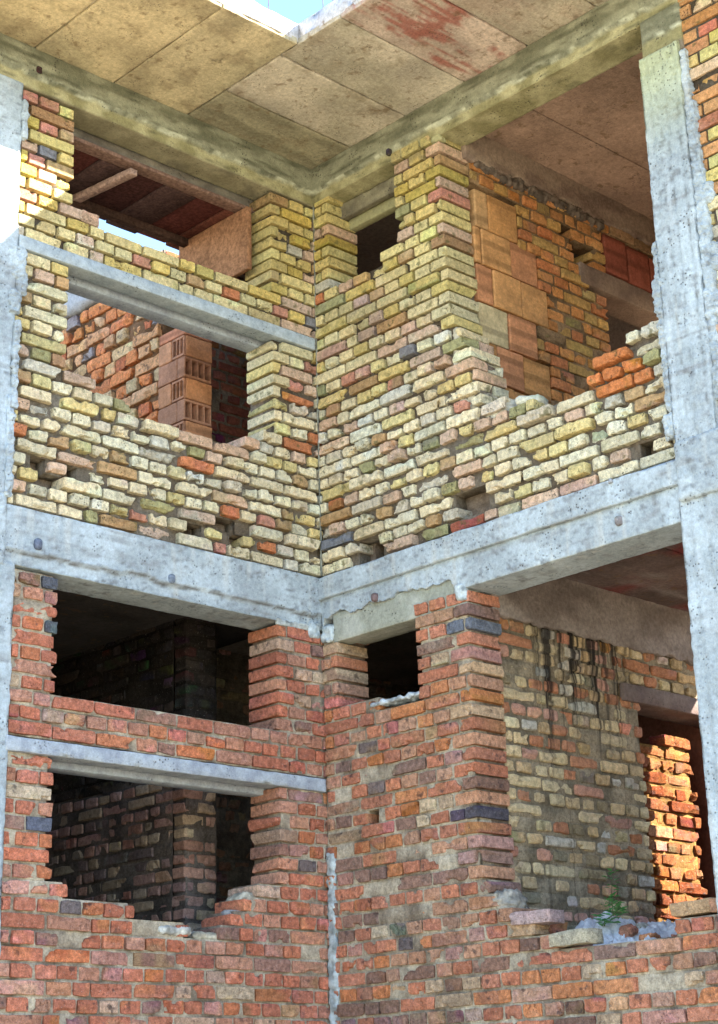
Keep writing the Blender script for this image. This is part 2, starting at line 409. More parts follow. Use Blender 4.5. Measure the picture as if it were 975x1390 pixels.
# ------------------------------------------------------------------ concrete
BLUE = np.array([.40, .455, .485]); GREY = np.array([.36, .36, .34])
def c_low(P):
    n = fbm(P, 5, 61); n2 = sm(fbm(P * [1, 1, 3], 14, 62), .1, .6)
    c = mix(BLUE * .86, BLUE * 1.14, sm(n, -.3, .4)); c = mix(c, (.24, .24, .24), n2 * .5)
    k = sm(fbm(P * [1, 1, 2], 26, 74), .22, .5); c = mix(c, (.13, .13, .13), k * .55)
    ln = sm(fbm(P * [1.5, 1.5, 40], 1, 78), .2, .45) * sm(fbm(P, 4, 79), -.2, .3); c = mix(c, (.20, .19, .18), ln * .5)
    dr = sm(fbm(P * [22, 22, 1.6], 1, 80), .28, .5); return mix(c, (.52, .53, .50), dr * .5)
def c_up(P, zl=2.50):
    st = fbm(P * [1.2, 1.2, 7], 5, 64); n = fbm(P, 9, 65)
    low = 1 - sm(P[:, 2] + .02 * fbm(P, 12, 66), zl - .012, zl + .012)
    top = mix((.17, .17, .115), (.31, .31, .22), sm(st + .5 * n, -.5, .5))
    bot = mix((.27, .245, .125), (.44, .40, .23), sm(n, -.4, .4))
    c = mix(top, bot, low)
    rim = np.exp(-((P[:, 2] + .018 * fbm(P, 12, 66) - zl - .015) / .012) ** 2) * sm(fbm(P, 22, 67), -.2, .2)
    c = mix(c, (.62, .62, .46), rim * .8)
    c = mix(c, (.08, .08, .05), sm(fbm(P * [.6, .6, 5], 12, 76), .15, .55) * .6)
    under = 1 - sm(P[:, 2], zl - .085, zl - .066)
    return mix(c, (.24, .20, .15), under)
def crackdisp(zl, ax, dep=.012, wav=.016, sgn=1):
    """below the ragged line zl the face steps back; a raised lime lip runs along the line"""
    def f(P, n):
        face = (n[:, 1] < -.5) * 1.0
        z = P[:, 2] + wav * fbm(P * [1, 0, 1], 11, 66)
        step = 1 - sm(z, zl - .004, zl + .004)
        lip = np.exp(-((z - zl - .006) / .008) ** 2) * (.5 + .5 * fbm(P, 30, 68)) * .012
        rough = fbm(P, 55, 69, 3) * .004 * np.exp(-((z - zl) / .05) ** 2)
        d = face * (step * dep * sgn - lip - rough)
        return np.stack([0 * d, d, 0 * d], 1)
    return f
def conc(name, lo, hi, M, colf, label, disp=None, res=.02, amp=.003, rad=.008, mat=None, parent=BLD, flip=True, f=16):
    a = Acc(); slab(a, lo, hi, M, flip, res=res, amp=amp, rad=rad, colf=colf, disp=disp, f=f)
    return a.build(name, mat or MC, parent, True, label)
# floor beams
def c_lowA(P):
    zz = P[:, 2] + .022 * fbm(P * [1, 0, 1], 11, 66)
    return mix(c_low(P), (.12, .11, .10), np.exp(-((zz + .246) / .008) ** 2) * sm(fbm(P, 14, 75), -.4, 0) * .95)
conc('concrete_beam', (-.25, -.008, -.325), (3.6, .25, -.014), MA, c_lowA, 'pale bluish concrete floor beam over the red brick openings', crackdisp(-.243, 0, .014, .022), res=.012)
def beam_b(P, n):
    face = (n[:, 1] < -.5) * 1.0
    s = P[:, 0]; z0 = -.262 + .030 * fbm(P * [1, 0, 0], 16, 71) - .10 * sm(s, 1.03, 1.09)
    low = (P[:, 2] < z0) & (s < 1.12) & (s > .02)
    dz = np.where(low, (z0 - P[:, 2]), 0)
    d = fbm(P, 40, 72) * .006 * np.exp(-((P[:, 2] - z0) / .03) ** 2) * (s < 1.12) * face
    return np.stack([0 * d, d, dz], 1)
a = Acc()
slab(a, (0, -.030, -.152), (2.60, .26, -.022), MBm, True, res=.012, amp=.003, rad=.005, colf=c_low, disp=lambda P, n: np.stack([0 * P[:, 0], 0 * P[:, 0], (n[:, 2] < -.5) * fbm(P, 9, 5) * .005 + (n[:, 2] > .5) * fbm(P, 7, 6) * .008], 1))
slab(a, (.001, -.004, -.335), (2.60, .27, -.150), MBm, True, res=.012, amp=.003, rad=.006, colf=c_low, disp=beam_b)
a.build('concrete_beam', MC, BLD, True, 'pale blue concrete floor beam stepping out over the loggia and the small window')
conc('concrete_beam', (2.84, -.02, -.33), (3.9, .25, -.02), MBm, c_low, 'concrete floor beam past the column', None, res=.05)
for z in (-3.30,):
    conc('concrete_beam', (-.25, -.006, z), (3.6, .25, z + .355), MA, c_low, 'lowest concrete floor beam on the left', None, res=.04)
    conc('concrete_beam', (0, -.008, z), (3.9, .25, z + .280), MBm, c_low, 'lowest concrete floor beam on the right', None, res=.04)
# top beams
conc('concrete_beam', (-.25, -.008, 2.425), (3.6, .19, 2.70), MA, c_up, 'mossy green and grey concrete top beam under the roof slab, on the left', crackdisp(2.515, 0, .010), res=.014)
conc('concrete_beam', (-.0, -.008, 2.440), (3.2, .22, 2.70), MBm, c_up, 'mossy green and grey concrete top beam running out to the tall column', crackdisp(2.515, 0, .010), res=.014)
c_node = lambda P: c_up(P, 2.3)
conc('concrete_beam', (2.60, -.012, 2.16), (2.86, .25, 2.45), MBm, c_node, 'green stained concrete head where the top beam meets the column', None, res=.02, rad=.015)
# columns
def col_disp(P, n):
    face = (n[:, 1] < -.5) * 1.0; s = P[:, 0]; z = P[:, 2]; d = 0 * s
    for g, w, a in ((2.635, .004, .007), (2.675, .006, .008), (2.735, .006, .012), (2.765, .004, .006), (2.80, .005, .009)):
        gg = g + .006 * fbm(P * [0, 0, 1], 7, int(g * 100))
        d = d + a * np.exp(-((s - gg) / w) ** 2) * (.45 + .8 * vn(P * [.3, .3, 1], 17, 5))
    d = d + .003 * np.sin((s - 2.6) * 75) + .006 * fbm(P * [1, 1, .8], 34, 6)
    side = (np.abs(n[:, 0]) > .5) * np.sign(n[:, 0]); ds = side * (.016 * fbm(P, 9, 81) + .008 * fbm(P, 40, 82)) - side * .006
    return np.stack([ds, face * d, 0 * d], 1)
def c_colr(P):
    c = c_col(P); s = P[:, 0]
    for g in (2.675, 2.735, 2.80):
        gg = g + .006 * fbm(P * [0, 0, 1], 7, int(g * 100)) + .004; c = mix(c, (.12, .12, .11), np.exp(-((s - gg) / .005) ** 2) * sm(fbm(P * [.3, .3, 1], 17, 8), -.05, .4) * .7)
    return c
def c_col(P):
    c = c_low(P); n = sm(fbm(P * [9, 9, 1.2], 3, 83), -.1, .5); c = mix(c, np.array([.47, .52, .55]), n * .6)
    t = sm(P[:, 2], 1.5, 2.2); return mix(c, (.42, .44, .22), t * .75)
conc('concrete_column', (2.592, -.035, .01), (2.85, .25, 2.21), MBm, c_colr, 'tall pale blue concrete column with vertical board marks, upper storey', col_disp, res=.013)
conc('concrete_column', (2.575, -.02, -2.45), (2.85, .25, -.21), MBm, c_col, 'concrete column of the lower storey, at the right of the lower loggia', col_disp, res=.013)
conc('concrete_column', (2.585, -.045, -.25), (2.88, .25, .06), MBm, c_low, 'rough concrete joint of column and floor beam', lambda P, n: n * (fbm(P, 22, 91) * .008)[:, None], res=.013, rad=.02)
def smear(name, M, pts, label, colf=c_low, seed=1, th=.03, parent=BLD, mat=None):
    """ragged patches of set concrete: pts (s,z,radii)"""
    for i, (s, z, rx, rz) in enumerate(pts):
        a = Acc()
        slab(a, (s - rx, -th, z - rz), (s + rx, .05, z + rz), M, True, res=.010, amp=.016, rad=min(rx, rz) * .6, colf=colf, f=26, off=(i * 3.1 + seed, 0, 0),
             disp=lambda P, n: n * (fbm(P, 60, seed + 4) * .011)[:, None])
        a.build(name, mat or MC, parent, False, label)
smear('mortar_smear', MBm, [(2.575, .86, .045, .10), (2.59, 1.02, .035, .14), (2.58, .62, .03, .16), (2.585, .35, .035, .12), (2.57, .16, .045, .07)],
      'set concrete bulging over the parapet bricks beside the column', seed=3)
smear('mortar_smear', MBm, [(2.865, .5, .03, .3), (2.875, 1.1, .035, .35), (2.87, 1.62, .03, .22), (2.90, 1.30, .05, .06), (2.90, .95, .05, .08), (2.885, .70, .05, .07), (2.86, 1.95, .02, .2)],
      'set concrete smeared over the bricks right of the column', seed=5)
def coll_d(P, n):
    side = (np.abs(n[:, 0]) > .5) * np.sign(n[:, 0]); face = (n[:, 1] < -.5)
    return np.stack([side * (.012 * fbm(P, 10, 84) + .006 * fbm(P, 45, 85)), face * (fbm(P * [6, 1, 1], 10, 86) * .003), 0 * side], 1)
conc('concrete_column', (2.145, -.012, .02), (2.42, .25, 2.43), MA, c_low, 'pale blue concrete column at the left edge, upper storey', coll_d, res=.014)
conc('concrete_column', (2.085, -.010, -2.45), (2.42, .25, -.32), MA, c_low, 'pale blue concrete column at the left edge, lower storey', coll_d, res=.016)
conc('concrete_column', (2.15, -.016, -.34), (2.42, .24, .03), MA, c_low, 'pale blue concrete joint of floor beam and left column', coll_d, res=.016)
smear('mortar_smear', MA, [(2.135, 1.34, .05, .10), (2.11, 1.22, .03, .07), (2.15, 1.10, .035, .07), (2.135, .75, .02, .25), (2.15, .3, .022, .28), (2.135, 2.2, .018, .12)],
      'set concrete spilling from the left column over the bricks', seed=8)
# lintels
def c_lin(P): return mix((.33, .38, .41), (.42, .47, .49), sm(fbm(P, 16, 93), -.4, .4))
def c_lin2(P): return mix((.30, .33, .38), (.40, .44, .48), sm(fbm(P, 16, 93), -.4, .4))
conc('lintel', (.010, -.012, 1.432), (2.135, .105, 1.506), MA, c_lin, 'straight grey concrete lintel across the pale brick wall', None, res=.02, amp=.0015, rad=.004)
conc('lintel', (.20, .135, 1.405), (2.0, .245, 1.50), MA, c_lin2, 'inner grey lintel behind the front one, upper storey', None, res=.03, amp=.003)
conc('lintel', (.003, -.014, -1.262), (2.10, .105, -1.190), MA, c_lin2, 'blue grey concrete lintel across the red brick wall', lambda P, n: n * (fbm(P, 8, 94) * .004)[:, None], res=.015, amp=.004, rad=.006)
conc('lintel', (.20, .135, -1.29), (2.0, .245, -1.19), MA, c_lin2, 'inner concrete lintel behind the front one, lower storey', None, res=.03, amp=.003)
c_lin3 = lambda P: mix((.33, .34, .28), (.44, .45, .39), sm(fbm(P, 8, 95), -.4, .4))
conc('lintel', (.085, .012, -.415), (1.135, .13, -.245), MBm, c_lin3, 'pale cream concrete lintel over the small lower window', None, res=.02, amp=.002, rad=.004)
conc('lintel', (.05, .14, -.40), (1.0, .245, -.33), MBm, c_lin3, 'inner lintel over the small lower window', None, res=.03, amp=.003)
c_drk = lambda P: mix((.16, .14, .10), (.30, .27, .18), sm(fbm(P, 14, 96), -.4, .4))
conc('lintel', (.02, .13, 2.33), (.9, .185, 2.43), MBm, c_drk, 'rough inner lintel over the small upper window', None, res=.012, amp=.008)
conc('lintel', (.02, .19, 2.27), (.9, .25, 2.37), MBm, lambda P: np.broadcast_to(np.array([.33, .31, .17]), P.shape), 'smooth back lintel over the small upper window', None, res=.03, amp=.002)
conc('lintel', (.2, .20, 2.36), (2.1, .255, 2.45), MA, lambda P: mix((.14, .12, .10), (.26, .23, .18), sm(fbm(P * [1, 1, 4], 9, 96), -.4, .4)), 'dark inner lintel over the upper left opening', None, res=.025, amp=.003)
conc('timber_plank', (.2, .17, 2.335), (2.1, .262, 2.362), MA, lambda P: np.broadcast_to(np.array([.20, .12, .09]), P.shape), 'thin plank under the inner lintel', None, res=.05, amp=.001, mat=MW)
# corner lumps of concrete below the beams and mortar in the corner
def clump(M, box, colr, label, seed, name='mortar_lump', amp=.016, parent=BLD, flip=True, fine=.007):
    """one ragged lump of set mortar or concrete in wall space"""
    (s0, s1, d0, d1, z0, z1) = box; a = Acc(); colr = np.array(colr)
    slab(a, (s0, d0, z0), (s1, d1, z1), M, flip, res=.0085, amp=amp, rad=min(s1 - s0, d1 - d0, z1 - z0) * .42, f=24, off=(seed * 3.7, 0, 0),
         colf=lambda P: mix(colr * .55, colr * 1.15, sm(fbm(P, 30, seed), -.5, .3)), disp=lambda P, n: n * ((fbm(P, 70, seed + 4, 3) * fine + np.abs(vn(P, 38, seed)) * fine))[:, None])
    return a.build(name, MP, parent, True, label)
GC = (.44, .49, .50); SD = (.46, .41, .31)
clump(MBm, (0, .085, -.004, .03, -.405, -.30), GC, 'rough concrete under the end of the lower right beam', 1)
clump(MBm, (1.07, 1.15, -.010, .03, -.40, -.31), GC, 'concrete drip on the head of the lower pier', 2)
clump(MA, (.005, .10, -.006, .03, -.38, -.29), GC, 'rough concrete under the end of the lower left beam', 3)
clump(MA, (.10, .34, -.002, .02, -.345, -.31), (.42, .44, .42), 'ragged lip of concrete over the lower left pier', 4, amp=.01)
clump(MBm, (.0, .062, -.006, .03, -2.92, -1.60), (.38, .42, .42), 'rough strip of grey mortar in the corner between the lower walls', 5, 'mortar_strip', amp=.012)
clump(MBm, (-.004, .005, .004, .014, .0, 2.42), (.26, .26, .21), 'thin line of grey mortar in the corner between the upper walls', 6, 'mortar_strip', amp=.004, fine=.003)
clump(MBm, (.38, .76, .0, .1, -.845, -.825), (.47, .52, .55), 'pale mortar along the sill of the small lower window', 7)
clump(MBm, (1.11, 1.30, .03, .22, .64, .80), SD, 'crumbled mortar where the pier meets the broken parapet', 8, amp=.02)
clump(MBm, (1.115, 1.16, .02, .2, .86, 1.2), SD, 'crumbled mortar on the broken edge of the upper pier', 9, amp=.016)
clump(MBm, (1.30, 1.52, .03, .2, .56, .66), (.50, .47, .38), 'mortar on top of the broken parapet', 10, amp=.016)
clump(MA, (.94, 1.15, .0, .15, -2.085, -2.045), (.50, .49, .44), 'pale block of mortar on the lowest left sill', 11, amp=.01)
clump(MA, (.62, .90, .03, .15, -2.10, -2.06), SD, 'crumbled mortar in the gap of the lowest left sill', 12, amp=.012)
clump(MA, (.44, .58, .02, .2, -1.95, -1.84), SD, 'crumbled mortar at the foot of the lowest left pier', 13, amp=.014)
clump(MBm, (1.16, 1.30, .02, .2, -2.06, -1.93), (.36, .32, .26), 'pale crumbled mortar at the foot of the lower pier', 14, amp=.028, fine=.014)
clump(MBm, (1.04, 1.12, -.008, .06, 2.405, 2.445), (.42, .40, .22), 'ragged mortar under the top beam on the upper pier', 15)
# pegs of timber cast into the beams
def peg(M, s, z, r_, label, colr=(.16, .15, .17), d=-.022):
    a = Acc(); bricks(a, [(s, d + .02, z)], [(r_, .03, r_ * 1.25)], [colr], [r_ * .8], [.003], M, (5, 3, 5), True)
    a.build('timber_plug', MW, BLD, True, label)
peg(MBm, 2.20, -.235, .022, 'round grey timber plug in the lower loggia beam', (.22, .2, .2), -.012)
peg(MBm, .46, -.235, .022, 'dark timber plug in the spalled beam edge', (.12, .1, .11))
peg(MBm, 2.19, -.03, .012, 'small lump of stone in the top of the lower loggia beam', (.3, .31, .33), -.035)
peg(MA, 1.955, -.195, .026, 'dark blue timber plug in the lower left beam', (.12, .14, .19), -.02)
peg(MA, 1.102, -.222, .022, 'blue grey timber plug midway along the lower left beam', (.16, .19, .24), -.02)
peg(MA, 2.05, 2.555, .018, 'dark plug hole in the top beam on the left', (.05, .03, .03), -.012)
peg(MBm, .70, 2.50, .018, 'dark timber plug in the top beam over the small window', (.07, .06, .05), -.015)

# ------------------------------------------------------------------ roof slab and soffit
SZ = 2.695
a = Acc()
def c_edge(P): return mix((.46, .44, .43), (.58, .56, .55), sm(fbm(P, 12, 97), -.4, .4))
edge_d = lambda P, n: n * ((fbm(P, 7, 98) * .012 + fbm(P, 28, 99) * .008))[:, None]
slab(a, (-3.6, -1.0, SZ + .008), (2.35, .25, SZ + .125), res=.03, amp=.006, rad=.01, colf=c_edge, disp=lambda P, n: edge_d(P, n) * (np.abs(n[:, 1:2]) > .5))
slab(a, (-1.0, -6.0, SZ + .0085), (2.35, -.999, SZ + .126), res=.03, amp=.006, rad=.01, colf=c_edge, disp=lambda P, n: edge_d(P, n) * (np.abs(n[:, 0:1]) > .5))
roof = a.build('roof_slab', MS, BLD, True, 'overhanging concrete roof slab with a ragged sunlit edge')
def soff(x0, x1, y0, y1, base, seed, label, red=0, dz=0, grain=(1, 1)):
    def cf(P):
        n = fbm(P * [grain[0], grain[1], 1], 3.2, seed); m = sm(fbm(P, 11, seed + 3), .0, .6); g = sm(fbm(P, 2.2, seed + 5), .0, .5)
        c = mix(np.array(base) * .82, np.array(base) * 1.3, sm(n, -.45, .45)); c = mix(c, (.20, .14, .08), m * .45)
        c = mix(c, (.10, .08, .05), sm(fbm(P, 30, seed + 20), .3, .6) * sm(fbm(P, 3.5, seed + 21), -.1, .4) * .7); c = mix(c, (.30, .28, .18), g * .3)
        if red:
            k = sm(fbm(P * [.8, 1, 1], 4.5, seed + 9) + .6 * fbm(P * [5, 60, 1], 1.0, seed + 11) + .25 * fbm(P, 40, seed), .02, .45)
            c = mix(c, (.30, .075, .055), k * red * .85)
        return c
    aa = Acc(); slab(aa, (x0 + .004, y0 + .004, SZ - .012 + dz), (x1 - .004, y1 - .004, SZ + .03), res=.014, amp=.003, rad=.005, colf=cf, f=14, disp=lambda P, n: np.where(np.abs(n[:, 2:]) < .6, n * (fbm(P, 30, seed) * .005)[:, None], 0 * n))
    aa.build('soffit_panel', MS, roof, True, label)
BG = (.46, .40, .31)
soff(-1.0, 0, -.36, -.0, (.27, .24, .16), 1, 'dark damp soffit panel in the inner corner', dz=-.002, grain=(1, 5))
soff(-1.0, 0, -.845, -.362, BG, 2, 'beige soffit panel next to the corner', red=.0)
soff(-1.0, 0, -1.34, -.847, (.48, .42, .33), 3, 'grey beige soffit panel on the right', dz=.002)
soff(-1.0, 0, -1.83, -1.342, (.48, .38, .31), 4, 'soffit panel with dark red streaks', red=.9, dz=-.001)
soff(-1.0, 0, -2.33, -1.832, (.45, .38, .29), 5, 'plain soffit panel after the red streaked one', red=.15, dz=.002)
for i in range(7): soff(-1.0, 0, -2.83 - .5 * i, -2.332 - .5 * i, BG, 6 + i, 'further soffit panel over the right wall, number %d out from the column' % (i + 1) if False else 'soffit panel over the right wall beyond the column')
soff(-1.54, -1.002, -1.0, 0, (.45, .37, .23), 21, 'soffit panel with brown stains left of the notch', grain=(2, 1))
soff(-2.08, -1.542, -1.0, 0, (.47, .38, .23), 22, 'yellow brown soffit panel over the left window', dz=-.003)
soff(-2.62, -2.082, -1.0, 0, (.46, .37, .22), 23, 'yellow brown soffit panel at the left edge', dz=.002)
soff(-3.6, -2.622, -1.0, 0, BG, 24, 'soffit panel past the left edge')
soff(-1.0, -.0, -.998, -.9975 + .0001, BG, 2, 'x') if False else None
# red patch beside the beam
# rebar wires sticking up from the slab edge
def wire(pts, r_=.003, name='rebar', parent=roof, mat=None, label=None, col=(.12, .08, .07)):
    a = Acc(); P = np.array(pts, float); n = 6; rings = []
    for i, p in enumerate(P):
        t = P[min(i + 1, len(P) - 1)] - P[max(i - 1, 0)]; t /= np.linalg.norm(t)
        u = np.cross(t, [.3, .9, .1]); u /= np.linalg.norm(u); w = np.cross(t, u)
        rr_ = r_[i] if hasattr(r_, '__len__') else r_
        rings.append([p + rr_ * (u * math.cos(k * math.tau / n) + w * math.sin(k * math.tau / n)) for k in range(n)])
    V = np.array(rings).reshape(-1, 3); F = []
    for i in range(len(P) - 1):
        for k in range(n): F.append((i * n + k, i * n + (k + 1) % n, (i + 1) * n + (k + 1) % n, (i + 1) * n + k))
    a.add(V, F, col); return a.build(name, mat or MW, parent, True, label)
for (x, y, dx, dy, h, lb) in ((-1.16, -.93, .03, .02, .35, 'thin rebar left of the notch'), (-1.25, -.9, -.05, .0, .3, 'leaning rebar at the slab edge'), (-.93, -1.14, -.02, .0, .4, 'rebar right of the notch'),
                          (-.95, -1.22, .06, -.04, .4, 'second rebar right of the notch'), (-1.42, -.95, -.02, .02, .4, 'rebar further left')):
    wire([(x, y, SZ + .1), (x + dx * .3, y + dy * .3, SZ + .1 + h * .4), (x + dx, y + dy, SZ + .1 + h)], .0022, label=lb)

# ------------------------------------------------------------------ inside: floors, ceilings, inner walls
def plain(name, lo, hi, colr, label, mat=None, res=.08, amp=.004, red=0, seed=1):
    def cf(P):
        c = mix(np.array(colr) * .75, np.array(colr) * 1.15, sm(fbm(P, 3, seed), -.5, .5)); c = mix(c, np.array(colr) * .4, sm(fbm(P, 8, seed + 2), .1, .6) * .5)
        if red:
            c = mix(c, (.17, .03, .03), sm(fbm(P * [1, 1, 1], 3.2, seed + 7), -.2, .3) * red); c = mix(c, (.26, .23, .22), sm(fbm(P * [1, 2.5, 1], 4.2, seed + 8), .05, .5) * .55)
        return c
    a = Acc(); slab(a, lo, hi, res=res, amp=amp, colf=cf, rad=.004); return a.build(name, mat or MS, BLD, True, label)
PINK = (.40, .27, .20)
# loggia ceilings (cast in bays)
plain('ceiling_slab', (.22, -1.52, 2.565), (2.35, -.86, 2.69), PINK, 'warm brown concrete ceiling of the upper loggia, back bay', res=.04, seed=3)
plain('ceiling_slab', (.22, -2.14, 2.568), (2.35, -1.524, 2.69), PINK, 'warm brown concrete ceiling of the upper loggia, middle bay', res=.04, seed=4)
plain('ceiling_slab', (.22, -2.75, 2.562), (2.35, -2.144, 2.69), PINK, 'warm brown concrete ceiling of the upper loggia, front bay', res=.04, seed=5)
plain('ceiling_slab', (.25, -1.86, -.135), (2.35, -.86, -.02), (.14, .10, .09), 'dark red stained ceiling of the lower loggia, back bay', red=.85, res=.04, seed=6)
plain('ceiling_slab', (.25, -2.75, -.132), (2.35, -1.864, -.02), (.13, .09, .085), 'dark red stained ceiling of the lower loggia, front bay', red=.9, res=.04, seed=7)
plain('floor_slab', (.24, -.86, -.14), (2.35, 4.2, -.02), (.25, .22, .19), 'concrete floor slab inside the upper storey')
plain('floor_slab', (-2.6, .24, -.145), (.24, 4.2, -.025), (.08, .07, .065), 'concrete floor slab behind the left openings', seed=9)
plain('floor_slab', (.24, -2.75, -2.56), (2.35, 4.2, -2.44), (.25, .22, .19), 'concrete floor slab inside the lower storey')
plain('floor_slab', (-2.6, .24, -2.565), (.24, 4.2, -2.445), (.25, .22, .19), 'concrete floor slab behind the lower left openings')
plain('ceiling_slab', (.22, -.86, 2.57), (2.35, 4.2, 2.69), (.2, .16, .13), 'ceiling of the room behind the small upper window')
def inner(name, M, span, z0, z1, polys, pal, label, seed, rec=.012, segs=(6, 3, 3), mort=(.20, .16, .12), mat=None, mmat=None, **k):
    soot = k.pop('soot', False); n = int(round((z1 - z0) / k.pop('pit', .0765)))  # flag darkens mortar high up, painting the lower room's shade
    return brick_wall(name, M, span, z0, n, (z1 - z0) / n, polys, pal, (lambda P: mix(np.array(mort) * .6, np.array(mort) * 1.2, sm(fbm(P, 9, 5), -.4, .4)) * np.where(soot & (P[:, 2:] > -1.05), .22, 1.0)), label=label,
                      flip=False, style=k.pop('style', st_in), seed=seed, mats=[mat or MB_IN, mmat or MM], segs=segs, recess=lambda s, z: rec, mres=.045, wob=.012, mix_bond=.3, **k)
# cross wall behind the pier, upper loggia
def pal_cu(s, z, r): return pick(r, [(20, (.56, .33, .11)), (40, (.58, .26, .09)), (4, (.44, .30, .12)), (14, (.52, .19, .075)), (4, (.28, .20, .09))]) if s < 1.5 else pick(r, [(1, (.30, .13, .08)), (1, (.34, .2, .1))])
BL = []
for (z0_, z1_, xs) in ((1.945, 2.19, [(.285, .392), (.40, .655)]), (1.70, 1.935, [(.262, .312), (.322, .572), (.582, .815)]), (1.455, 1.69, [(.265, .395), (.405, .645), (.655, .885)]),
                   (1.21, 1.445, [(.27, .515), (.525, .765)]), (.965, 1.20, [(.262, .395), (.405, .625), (.635, .87)]), (.70, .955, [(.28, .53), (.54, .79)])):
    for x0_, x1_ in xs: BL.append((x0_, x1_, z0_, z1_))
cpoly = [rect(min(x[0] for x in BL if x[2] == z) - .012, max(x[1] for x in BL if x[2] == z) + .01, z - .005, max(x[3] for x in BL if x[2] == z) + .005) for z in sorted({b[2] for b in BL})]
DRU = [(1.50, 1.72, 2.03, 2.30), (1.735, 1.955, 2.02, 2.29), (1.97, 2.20, 2.01, 2.28)]
MYU = MY(-1.115); MYL = MY(-1.14)
def mound_top(P): return P
CW = inner('partition_wall', MYU, (.25, 2.35), -.02, 2.38, cpoly + [rect(1.49, 2.22, 2.0, 2.32), rect(1.47, 2.35, -.1, 1.86), rect(1.30, 2.35, 1.86, 2.01), rect(1.18, 1.36, 2.02, 2.14), rect(1.06, 1.18, 2.16, 2.24)],
           pal_cu, 'inner wall of orange hollow blocks and ochre brick in the upper loggia', 61, rec=.011, mort=(.30, .19, .10), segs=(7, 3, 4), style=lambda s, z, r: (.008, .003, r.uniform(-.006, .006), .5))
def c_bl(base, seed):
    def f(P):
        band = sm(np.sin(P[:, 2] * 60 + seed) + .5 * fbm(P, 9, seed), .2, .8) * (vn(P * [0, 0, 1], 5, seed) > -.2)
        c = mix(np.array(base) * .85, np.array(base) * 1.12, sm(fbm(P, 9, seed), -.4, .4)); return mix(c, np.array(base) * .55, band * .7)
    return f
rb = random.Random(5)
for i, (x0_, x1_, z0_, z1_) in enumerate(BL):
    base = rb.choice([(.54, .27, .10), (.58, .30, .12), (.50, .29, .13), (.55, .25, .12)])
    if i in (8,): base = (.55, .44, .25)
    a = Acc(); dd = rb.uniform(-.004, .006)
    grooves = lambda P, n: np.stack([0 * P[:, 0], (n[:, 1] < -.5) * .0018 * np.sin(P[:, 2] * 420), 0 * P[:, 0]], 1)
    slab(a, (x0_, dd, z0_), (x1_, .2, z1_), MYU, False, res=.009, amp=.003, rad=.006, colf=c_bl(base, i * 3 + 1), disp=grooves)
    a.build('hollow_block', MBL, CW, True, 'cream striped hollow clay block' if base[2] == .25 else None)
for i, (x0_, x1_, z0_, z1_) in enumerate(DRU):
    a = Acc(); slab(a, (x0_, .0, z0_), (x1_, .2, z1_), MYU, False, res=.015, amp=.003, rad=.008, colf=c_bl((.30, .09, .055), i + 40)); a.build('hollow_block', MBL, CW, True, 'dark red clay block above the doorway lintel')
conc('lintel', (1.22, -.012, 1.865), (2.35, .2, 2.005), MYU, lambda P: mix((.22, .15, .11), (.30, .21, .15), sm(fbm(P, 9, 3), -.4, .4)), 'brown concrete lintel over the dark upper doorway', None, flip=False, res=.03, amp=.006, parent=CW)
conc('concrete_beam', (.2, -.02, 2.38), (2.35, .25, 2.60), MYU, lambda P: mix((.24, .17, .13), (.36, .27, .20), sm(fbm(P * [1, 1, 3], 6, 3), -.4, .4)), 'brown plastered beam over the inner wall of the upper loggia',
     lambda P, n: np.stack([0 * P[:, 0], 0 * P[:, 0], (n[:, 2] < -.5) * (fbm(P, 8, 5) * .04 + fbm(P, 30, 5) * .02)], 1), flip=False, res=.02, amp=.008, mat=MP)
clump(MYU, (.30, 1.50, -.012, .06, 2.32, 2.40), (.17, .13, .10), 'dark crumbling mortar under the loggia beam', 21, amp=.03, flip=False, fine=.012)
# lower loggia cross wall
def pal_cl(s, z, r):
    t = min(1, max(0, (s - .9) / .5)) * .25; d = 1 - .25 * t
    top = max(0, min(1, (z + 1.0) / .6))
    w = [(30 - 12 * top, (.56, .43, .25)), (16, (.50, .36, .20)), (12 + 16 * top, (.44, .20, .11)), (12, (.50, .27, .19)), (5, (.45, .40, .32)), (5, (.26, .21, .13))]
    return pick(r, w)
CL = inner('partition_wall', MYL, (.25, 2.35), -2.44, -.44, [rect(1.45, 2.36, -2.6, -.775), rect(1.30, 2.36, -.775, -.665)], pal_cl, 'inner wall of rough stained yellow brown brick in the lower loggia', 62, rec=.014,
           segs=(7, 3, 4), mort=(.30, .24, .16), mortar_amp=.008, msm=.007, spall=.06, mat=MB_TAR, mmat=MM_TAR)
conc('lintel', (1.28, -.014, -.772), (2.35, .22, -.668), MYL, lambda P: mix((.15, .11, .10), (.21, .16, .14), sm(fbm(P, 9, 3), -.4, .4)), 'brown lintel over the doorway with the sunlit brick pier', None, flip=False, res=.03, amp=.006, parent=CL)
conc('concrete_beam', (.2, -.012, -.45), (2.35, .25, -.10), MYL, lambda P: mix((.20, .16, .14), (.30, .25, .22), sm(fbm(P * [1, 1, 2], 5, 3), -.4, .4)), 'dark plastered beam over the inner wall of the lower loggia',
     lambda P, n: np.stack([0 * P[:, 0], 0 * P[:, 0], (n[:, 2] < -.5) * (fbm(P, 8, 5) * .03 + fbm(P, 30, 5) * .02)], 1), flip=False, res=.02, amp=.008, mat=MP)
